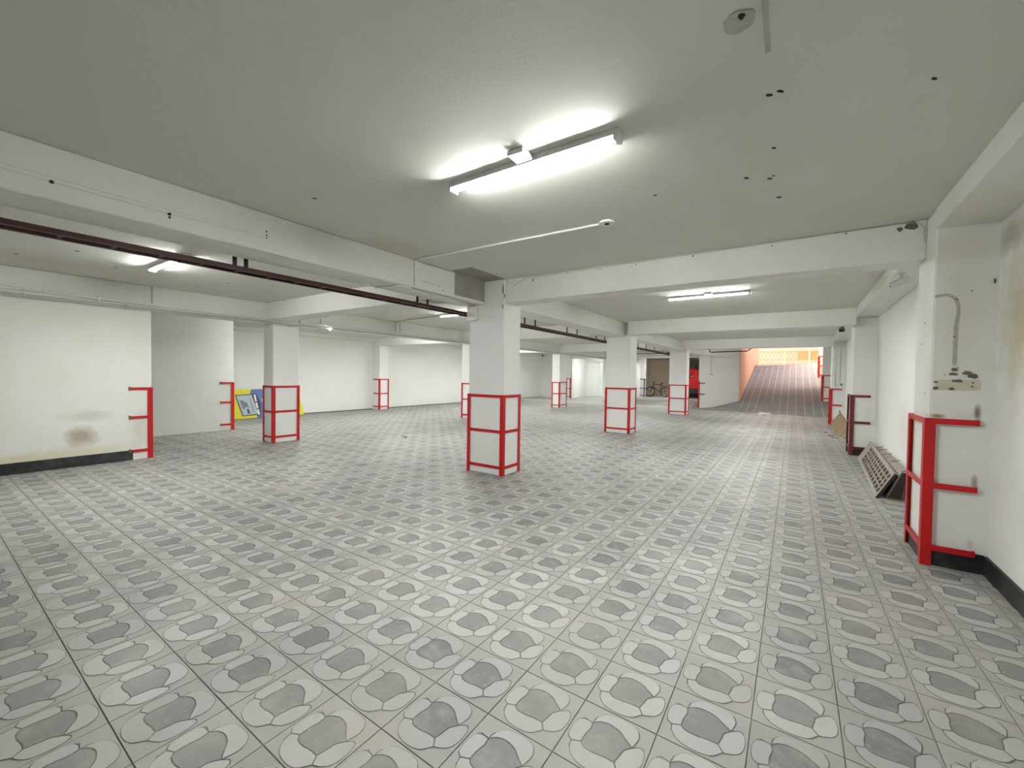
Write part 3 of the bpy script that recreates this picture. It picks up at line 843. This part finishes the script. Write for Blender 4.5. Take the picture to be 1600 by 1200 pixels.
# ------------------------------------------------------------------ cable tray, conduits
ZT0, ZT1 = 2.283, 2.318
def tray_run(y0, y1, label):
    g = thing('cable_tray', (-4.125, (y0 + y1) / 2, ZT0), label, 'cable tray', 'cable trays under the ceiling')
    for x in (-4.04, -4.21):
        m = MB(); m.box(x - .004, x + .004, y0, y1, ZT0, ZT1); s = -1 if x > -4.1 else 1
        m.box(x, x + s * .03, y0, y1, ZT0, ZT0 + .005)
        m.box(x, x + s * .02, y0, y1, ZT1 - .004, ZT1)
        m.build('side_rail', M_tray, g)
    y = y0 + .1
    while y < y1:
        MB().box(-4.206, -4.045, y - .012, y + .012, ZT0 + .004, ZT0 + .014).build('rung', M_tray, g)
        y += .27
    return g
def tray_cables(g, y0, y1, n=5):
    for k in range(n):
        x = -4.19 + k * .033
        MB().tube([(x + .006 * math.sin(3 * (y0 + (y1 - y0) * i / 10) + k), y0 + (y1 - y0) * i / 10, ZT0 + .024) for i in range(11)], .009, 6).build('cable', M_black, g)
def tray_hanger(y, g):
    MB().box(-4.062, -4.050, y - .016, y + .016, ZT0 + .01, SLAB).build('hanger', M_black, g)
g = tray_run(-3.0, 5.6, 'dark maroon cable tray under the long beam at the left')
tray_cables(g, 1.55, 5.6)
for y in (1.64, 1.73, 3.76, 3.94): tray_hanger(y, g)
g = tray_run(5.62, 11.0, 'dark maroon cable tray behind the nearest centre column')
tray_cables(g, 5.62, 11.0)
for y in (6.35, 6.72, 8.05, 8.55, 9.65, 10.2): tray_hanger(y, g)
g = tray_run(11.02, 21.9, 'dark maroon cable tray behind the second centre column')
tray_cables(g, 11.02, 21.9)
for y in (13.0, 13.8, 14.8, 15.9, 17.6): tray_hanger(y, g)

def conduit(pts, r, label, mat=M_pvc, name='conduit', group='surface conduits', clips=()):
    zs = min(p[2] for p in pts)
    g = thing(name, (pts[0][0], pts[0][1], zs), label, 'conduit', group)
    MB().tube(pts, r, 8).build('pipe', mat, g, smooth=True)
    for c in clips:
        MB().obox(c, (r * 1.7, 0, 0), (0, .012, 0), (0, 0, r * 1.7)).build('clip', mat, g)
    return g
xp = -8.30
conduit([(xp, -3, 2.42), (xp, 0.7, 2.42), (xp, 2.3, 2.40), (xp, 4.0, 2.375), (xp + .03, 4.3, 2.345), (xp + .02, 4.55, 2.37), (xp, 4.8, 2.395), (xp, 7, 2.40), (xp, 10, 2.385), (xp, 16, 2.38), (xp, 22.5, 2.38)], .017,
        'upper white pipe running along the left beam', M_pvc, clips=[(xp, y, 2.41) for y in (.2, 1.6)])
conduit([(xp + .012, -3, 2.345), (xp + .012, 0.7, 2.345), (xp + .012, 2.3, 2.345), (xp + .01, 4.0, 2.335), (xp + .04, 4.3, 2.310), (xp + .02, 4.6, 2.335), (xp, 7, 2.352), (xp, 10, 2.345), (xp, 16, 2.34), (xp, 22.5, 2.345)], .014,
        'lower white pipe running along the left beam', M_pvcgrey, clips=[(xp + .01, y, 2.345) for y in (.9, 1.9)])
conduit([(xp + .005, 2.20, 2.69), (xp + .005, 2.20, 2.44)], .010, 'short grey drop pipe above the end of the left wall', M_pvcgrey)
conduit([(xp + .005, 6.98, 2.43), (xp + .005, 6.98, 2.685), (-7.6, 6.85, 2.687), (-6.45, 6.74, 2.687)], .010, 'thin pipe rising to the ceiling lamp by the left beam', M_pvcgrey)
conduit([(xp + .005, 7.12, 2.43), (xp + .005, 7.12, 2.69)], .010, 'thin vertical pipe on the left beam', M_pvcgrey)
conduit([(xp + .005, 4.98, 2.52), (xp + .005, 4.98, 2.40)], .006, 'short dark stub pipe behind the left column', M_black)
# ceiling conduit to round box in the near bay
conduit([(-3.605, 3.30, 2.40), (-3.605, 3.30, 2.688), (-3.5, 3.30, 2.690), (-1.40, 3.345, 2.690)], .010, 'thin white conduit across the near ceiling to a round box', M_pvc)
g = thing('ceiling_box', (-1.335, 3.356, SLAB), 'round white ceiling box with a dark centre', 'junction box')
MB().disc((-1.335, 3.356, SLAB - .014), (0, 0, 1), .062, .014, 20).build('cover', M_lampw, g)
MB().disc((-1.335, 3.356, SLAB - .020), (0, 0, 1), .020, .008, 14).build('opening', M_hole, g)
# trunking under the long beam to the box on the column
g = thing('wall_box', (-3.80, 4.59, 2.16), 'white junction box at the top left of the nearest column', 'junction box')
MB().box(-3.89, -3.725, 4.555, 4.606, 2.165, 2.372).build('body', M_lampw, g, bevel=.006)
MB().box(-3.885, -3.73, 4.548, 4.556, 2.172, 2.365).build('lid', M_pvc, g, bevel=.003)
conduit([(-3.98, 3.05, 2.372), (-3.64, 3.12, 2.374), (-3.62, 3.25, 2.374)], .010, 'short pipe crossing under the long beam', M_pvc)
conduit([(-3.64, 3.3, 2.374), (-3.66, 3.95, 2.373), (-3.735, 4.58, 2.371)], .008, 'thin pipe under the long beam to the column box', M_pvcgrey)
# bay at the ramp
conduit([(-3.0, 19.45, 2.688), (-3.0, 19.45, 2.5), (-2.9, 19.46, 2.49), (-1.6, 19.47, 2.51), (-1.4, 19.48, 2.66), (-1.3, 19.48, 2.688)], .022, 'black bent pipe hanging before the splayed ramp wall', M_black)
conduit([(-3.0, 19.62, 2.675), (-1.0, 19.62, 2.688), (-.3, 19.62, 2.665), (.4, 19.62, 2.675), (.95, 19.62, 2.690), (1.02, 19.62, 2.60)], .010, 'black cable sagging along the slab edge over the ramp', M_black)
conduit([(-8.9, 21.985, 2.61), (-3.7, 21.985, 2.61)], .018, 'upper dark pipe on the beam before the bicycle bay', M_bike)
conduit([(-8.9, 21.985, 2.50), (-3.7, 21.985, 2.50)], .014, 'lower dark pipe on the beam before the bicycle bay', M_pvcgrey)
conduit([(-4.9, 20.0, 2.50), (-3.88, 21.2, 2.47)], .05, 'thick black pipe between third column and splayed wall', M_black)

# sockets
def socket(c, n, w, h, label, pipe_top):
    g = thing('socket_box', c, label, 'socket', 'sockets with drop conduit')
    c = Vector(c); n = Vector(n); s = Vector((0, 0, 1)).cross(n).normalized()
    MB().obox(c + n * .015 + Vector((0, 0, h / 2)), s * w / 2, n * .015, Vector((0, 0, h / 2))).build('plate', M_pvc, g, bevel=.003)
    MB().obox(c + n * .031 + s * w * .22 + Vector((0, 0, h / 2)), s * w * .12, n * .002, Vector((0, 0, h * .25))).build('rocker', M_hole, g)
    MB().tube([c + n * .008 + Vector((0, 0, h)), c + n * .008 + Vector((0, 0, pipe_top - c.z))], .009, 6).build('drop_pipe', M_pvcgrey, g)
    return g
socket((xa(16) + .20, 16.03, 1.20), (0, -1, 0), .16, .10, 'white socket with drop conduit on the right column', 2.30)
socket((P1[0] + dv.x * .62, P1[1] + dv.y * .62, 1.52), tuple(nn), .22, .07, 'white socket with drop conduit on the splayed wall', 2.45)
# white pipe down the same right column
conduit([(xa(16) + .02, 16.0, 2.30), (xa(16) + .07, 16.0, 2.33), (xa(16) + .085, 16.0, 2.28), (xa(16) + .085, 16.0, 1.2)], .012, 'white pipe curving down the right column before the ramp', M_pvc)

# security cameras
def bullet_cam(base, aim, label, body_mat, drop=.09):
    g = thing('security_camera', base, label, 'security camera', 'security cameras')
    b = Vector(base); a = Vector(aim).normalized()
    p = b + Vector((0, 0, -.06)) if abs(a.z) < .95 else b
    MB().disc(b + Vector((0, 0, -.012)), (0, 0, 1), .035, .012, 14).build('mount', body_mat, g)
    MB().tube([b + Vector((0, 0, -.012)), b + Vector((0, 0, -drop + .025))], .011, 8).build('arm', body_mat, g)
    q = b + Vector((0, 0, -drop))
    MB().bar(q - a * .07, q + a * .09, .062, .062).build('body', body_mat, g, bevel=.008)
    MB().tube([q + a * .085, q + a * .096], .022, 12).build('lens', M_glass, g)
    MB().bar(q - a * .05 + Vector((0, 0, .036)), q + a * .11 + Vector((0, 0, .036)), .070, .006).build('sunshield', body_mat, g)
    return g
bullet_cam((.93, 6.05, 2.545), (-.75, .55, -.3), 'white bullet camera under the beam on the right wall', M_lampw)
bullet_cam((.73, 9.90, SOF), (-.3, -1, -.1), 'black camera under the second right cross beam', M_black, .062)
bullet_cam((-13.0, 22.5, 2.69), (.4, -1, -.2), 'small black camera on the far back left ceiling', M_black)

# ------------------------------------------------------------------ gratings leaning on the right wall
def grating(label, ya, yb, x0a, x0b, x1a, x1b, h, rows, cols_, mat, edge_mat, mesh=True):
    """long grating on edge: bottom edge on the floor (x0), top edge leaning towards the wall (x1)"""
    g = thing('vent_grating', ((x0a + x0b) / 2, (ya + yb) / 2, 0), label, 'grating', 'gratings leaning on the right wall')
    A, B = Vector((x0a, ya, .004)), Vector((x0b, yb, .004)); C, D = Vector((x1b, yb, h)), Vector((x1a, ya, h))
    def P(u, v):
        return A * (1 - u) * (1 - v) + B * u * (1 - v) + C * u * v + D * (1 - u) * v
    nrm = (B - A).cross(D - A).normalized()
    if nrm.x > 0: nrm = -nrm
    T = .030
    def plank(u0, u1, v0, v1, nm, m, t=T, back=0.0):
        pts = [P(u0, v0), P(u1, v0), P(u1, v1), P(u0, v1)]
        MB().slab([p - nrm * (t + back) for p in pts], nrm, t).build(nm, m, g)
    u0, u1, v0, v1 = .025, .84, .12, .88
    plank(0, 1, 0, v0, 'frame_rail', mat); plank(0, 1, v1, 1, 'frame_rail', mat)
    plank(u1, 1, v0, v1, 'frame_end', mat); plank(0, u0, v0, v1, 'frame_end', mat)
    MB().slab([p - nrm * (T - .001) - (B - A).normalized() * .012 for p in (P(0, 0), P(0, 1))] + [p - nrm * .002 - (B - A).normalized() * .012 for p in (P(0, 1), P(0, 0))], (B - A), .011).build('end_edge', edge_mat, g)
    for k in range(1, rows):
        v = v0 + (v1 - v0) * k / rows
        plank(u0, u1, v - .018, v + .018, 'long_bar', mat, .02, .002)
    for k in range(1, cols_):
        u = u0 + (u1 - u0) * k / cols_
        plank(u - .010, u + .010, v0, v1, 'cross_bar', mat, .016, .012)
    MB().slab([p - nrm * .038 for p in (P(.03, .05), P(.97, .05), P(.97, .95), P(.03, .95))], nrm, .006).build('back_plate', edge_mat, g)
    return g
grating('front grey slotted grating leaning on the right wall', 6.50, 9.62, .838, .985, 1.000, 1.150, .312, 4, 11, M_vent, M_ventdark)
g = thing('vent_box', (1.08, 8, 0), 'grey vent box with dark open end behind the front grating', 'vent box')
bx = MB()
def boxpts(y, s, h): return [Vector((.945 + s, y, .004)), Vector((1.075 + s, y, .004)), Vector((1.125 + s, y, h)), Vector((1.065 + s, y, h))]
n_, f_ = boxpts(6.52, 0.0, .335), boxpts(9.0, .10, .30)
bx.quad8([n_[0], n_[1], f_[1], f_[0], n_[3], n_[2], f_[2], f_[3]])
bx.build('casing', M_vent, g)
MB().slab([p for p in (n_[0] + Vector((.006, -.004, .01)), n_[1] + Vector((-.006, -.004, .01)), n_[2] + Vector((-.006, -.004, -.012)), n_[3] + Vector((.006, -.004, -.012)))], (0, -1, 0), .004).build('open_end', M_ventdark, g)
for k, y in enumerate((6.55, 7.3, 8.0, 8.5, 8.9)):
    a = Vector((1.065 + .018 * k, y, .338 - .008 * k)); 
    MB().tube([a, a + Vector((.06, -.02, .012 + .006 * (k % 2))), a + Vector((.10, .05, .018))], .004, 5).build('tie_wire', M_ventdark, g)
MB().bar((1.02, 7.4, .345), (1.12, 7.55, .375), .02, .006).build('strap', M_vent, g)
tag(MB().box(.90, 1.04, 6.22, 6.47, 0.0, .008).build('thin_strip', M_vent), 'thin grey strip lying under the gratings', 'strip')

# cardboard leaning beside the right column
g = thing('cardboard_sheet', (1.0, 13.2, 0), 'folded brown cardboard leaning by the right wall', 'cardboard')
pa, pb, pc, pd = (.905, 13.3, .02), (.830, 13.6, .27), (1.02, 13.6, .56), (1.14, 13.3, .36)
def fold(pts, t, nm): 
    n = (Vector(pts[1]) - Vector(pts[0])).cross(Vector(pts[2]) - Vector(pts[0])).normalized()
    return MB().slab(pts, n, t).build(nm, M_card, g)
fold([pa, pb, pc, pd], .008, 'panel')
fold([(.95, 12.9, .004), pa, pd, (1.17, 12.9, .22)], .008, 'flap')
fold([(1.0, 12.5, .004), (.97, 12.85, .01), (1.17, 12.85, .20), (1.19, 12.5, .06)], .008, 'flap')
MB().box(.99, 1.02, 13.55, 13.6, .54, .60).build('torn_edge', M_card, g)
for k, (x, y, a, l) in enumerate(((.74, 12.9, .3, .12), (.78, 12.5, .1, .15), (.70, 13.6, .7, .08))):
    tag(MB().bar((x, y, .006), (x + l * math.cos(a), y + l * math.sin(a), .006), .012, .012).build('wood_scrap', M_ventdark),
        ('thin dark stick on the floor just before the cardboard', 'lowest dark stick on the floor by the cardboard', 'short dark stick beside the red guard and cardboard')[k], 'stick')
tag(MB().bar((-7.05, 6.19, .008), (-6.90, 6.12, .008), .03, .014).build('floor_scrap', M_black), 'black scrap lying on the open floor at the left', 'scrap')
tag(MB().bar((-7.16, 6.22, .006), (-7.13, 6.21, .006), .02, .010).build('floor_scrap', M_black), 'tiny black crumb beside the floor scrap', 'scrap')

# ------------------------------------------------------------------ yellow and blue sign leaning on the far left wall
g = thing('sign_board', (-13.2, 6.3, 0), 'yellow and blue printed sign board leaning on the far left wall', 'sign')
YA, YB, HB = 5.1, 7.36, .84
def SP(u, v, lift=0.0):
    # u along the board (left to right as seen), v upwards; the board leans back against the wall
    y = YA + (YB - YA) * u - .10 * v * (1 if u > .5 else 0) * 0
    return Vector((-13.17 - .20 * v + lift, y, .012 + HB * v))
def print_(poly, lift, m, nm='print'):
    MB().slab([SP(u, v, lift) for u, v in poly], (1, 0, .2), .002).build(nm, m, g)
MB().slab([SP(u, v, -.012) for u, v in ((0, 0), (1.0, 0), (.945, 1), (0, 1))], (1, 0, .2), .012).build('panel', M_boardy, g)
print_([(.37, 0), (.70, 0), (.70, 1), (.33, 1), (.30, .80)], .0005, M_boardb)
print_([(.13, .82), (.34, .84), (.405, .10), (.19, .08)], .003, M_boardd)
print_([(.145, .79), (.325, .81), (.385, .13), (.20, .11)], .0055, M_boardg)
print_([(.335, .86), (.385, .84), (.43, .5), (.415, .07), (.375, .06)], .003, M_boardd)
for a, b, d in ((.81, .57, .0), (.53, .33, .010), (.29, .10, .022)):
    print_([(.350 + d, a), (.374 + d, a), (.382 + d, b), (.360 + d, b)], .0055, M_pvc)
print_([(.175, .62), (.20, .64), (.26, .54), (.28, .36), (.265, .36), (.255, .41), (.21, .30)], .008, M_boardm)
print_([(.25, .32), (.275, .32), (.285, .16), (.26, .16)], .008, M_boardd)
print_([(.30, .66), (.308, .66), (.33, .2), (.322, .2)], .008, M_boardm)
print_([(.44, .66), (.52, .66), (.52, .36), (.465, .36)], .003, M_boardy)

# ------------------------------------------------------------------ door, bicycle, car
g = thing('door_1', (-10.3, 26.49, 0), 'white double door in the bright recess', 'door')
g['kind'] = 'structure'
for a, b in ((-11.0, -10.86), (-9.2, -9.06)):
    MB().box(a, b, 26.42, 26.52, 0, 2.34).build('door_frame', M_door, g)
MB().box(-11.0, -9.06, 26.42, 26.52, 2.26, 2.36).build('door_frame', M_door, g)
for k, (a, b) in enumerate(((-10.86, -10.04), (-10.02, -9.2))):
    lf = MB().box(a, b, 26.45, 26.50, .02, 2.26).build('door_leaf', M_door, g)
    MB().tube([(a + .10, 26.44, .95), (a + .10, 26.39, .97), (a + .10, 26.39, 1.28), (a + .10, 26.44, 1.30)], .012, 8).build('handle', M_chrome, lf)

def ring(c, r, n=28):
    return [(c[0] + r * math.cos(2 * math.pi * k / n), c[1], c[2] + r * math.sin(2 * math.pi * k / n)) for k in range(n)]
by = 30.2
g = thing('bicycle', (-8.0, by, 0), 'dark bicycle parked by the yellowish back wall', 'bicycle')
fwc, rwc = (-8.50, by, .35), (-7.42, by, .35)
for c in (fwc, rwc):
    w = MB().tube(ring(c, .325), .032, 8, True).build('tyre', M_rubber, g, smooth=True)
    MB().tube(ring(c, .295), .010, 6, True).build('rim', M_chrome, w)
    sp = MB()
    for k in range(14):
        a = 2 * math.pi * k / 14
        sp.tube([(c[0], c[1] + (.02 if k % 2 else -.02), c[2]), (c[0] + .295 * math.cos(a), c[1], c[2] + .295 * math.sin(a))], .0022, 4)
    sp.build('spokes', M_chrome, w)
    MB().tube([(c[0], c[1] - .05, c[2]), (c[0], c[1] + .05, c[2])], .028, 8).build('hub', M_bike, w)
head, headlow, seatc, bb = (-8.28, by, .86), (-8.31, by, .74), (-7.72, by, .86), (-7.86, by, .32)
MB().tube([head, (-7.74, by, .84)], .026, 8).build('top_tube', M_bike, g)
MB().tube([headlow, bb], .030, 8).build('down_tube', M_bike, g)
MB().tube([bb, seatc, (-7.69, by, .94)], .026, 8).build('seat_tube', M_bike, g)
MB().tube([bb, rwc], .02, 8).build('chain_stay', M_bike, g)
MB().tube([seatc, rwc], .018, 8).build('seat_stay', M_bike, g)
for s in (-.05, .05):
    MB().tube([(-8.30, by + s, .72), (fwc[0], by + s, fwc[2])], .020, 8).build('fork_blade', M_bike, g)
MB().tube([(-8.31, by, .72), head, (-8.26, by, .96)], .028, 8).build('head_tube', M_bike, g)
MB().tube([(-8.20, by - .28, 1.04), (-8.27, by - .2, 1.02), (-8.29, by, .98), (-8.27, by + .2, 1.02), (-8.20, by + .28, 1.04)], .02, 8).build('handlebar', M_bike, g)
MB().tube([(-8.17, by - .29, 1.04), (-8.26, by - .27, 1.045)], .017, 8).build('grip', M_rubber, g)
MB().prism([(-7.80, by - .02), (-7.66, by - .07), (-7.58, by - .06), (-7.58, by + .06), (-7.66, by + .07), (-7.80, by + .02)], .93, .98).build('saddle', M_rubber, g)
MB().tube(ring((bb[0], by - .04, bb[2]), .09, 18), .006, 6, True).build('chainring', M_chrome, g)
MB().bar(bb, (-7.80, by - .06, .16), .02, .02).build('crank', M_chrome, g)
MB().box(-7.85, -7.75, by - .14, by - .05, .145, .17).build('pedal', M_rubber, g)
MB().box(-7.62, -7.20, by - .07, by + .07, .74, .76).build('rack', M_bike, g)

g = thing('van', (-5.9, 31.2, 0), 'red van parked behind the third centre column', 'van')
ya = 29.6
body = MB()
prof = [(ya, .62), (ya - .02, 1.2), (ya + .06, 1.93), (ya + .35, 1.98), (ya + 2.6, 1.96), (ya + 3.3, 1.25), (ya + 3.9, 1.05), (ya + 3.95, .5), (ya + 3.9, .35), (ya, .35)]
n = len(prof)
for x in (-6.75, -5.05):
    for y, z in prof: body.v.append((x, y, z))
body.f.append(list(range(n))); body.f.append(list(range(n, 2 * n))[::-1]); body.mi += [0, 0]
for k in range(n):
    body.f.append([k, (k + 1) % n, n + (k + 1) % n, n + k]); body.mi.append(0)
body.build('body', M_carred, g, bevel=.04)
MB().box(-6.8, -5.0, ya - .10, ya + .15, .30, .66).build('bumper', M_black, g, bevel=.03)
MB().box(-6.45, -5.75, ya - .02, ya + .03, 1.30, 1.82).build('rear_window', M_glass, g)
for x in (-6.70, -5.70):
    lm_ = MB().box(x, x + .14, ya - .03, ya + .02, 1.36, 1.56).build('tail_lamp', M_black, g)
    MB().disc((x + .09, ya - .03, 1.46), (0, -1, 0), .045, .012, 14).build('lens', M_amber, lm_)
for x in (-6.66, -5.32):
    for y in (ya + .75, ya + 3.2):
        w = MB().tube([(x - .0, y, .31), (x + .18, y, .31)], .31, 20).build('wheel', M_rubber, g)
        MB().tube([(x - .004, y, .31), (x + .184, y, .31)], .17, 14).build('hub_cap', M_chrome, w)
MB().tube([(-5.35, ya + .1, 1.99), (-5.42, ya + .1, 2.10), (-5.35, ya + .1, 2.22), (-5.2, ya + .1, 2.26)], .02, 6).build('roof_rack', M_black, g)
MB().tube([(-5.42, ya + .1, 2.10), (-5.2, ya + .1, 2.02)], .018, 6).build('roof_rack', M_black, g)
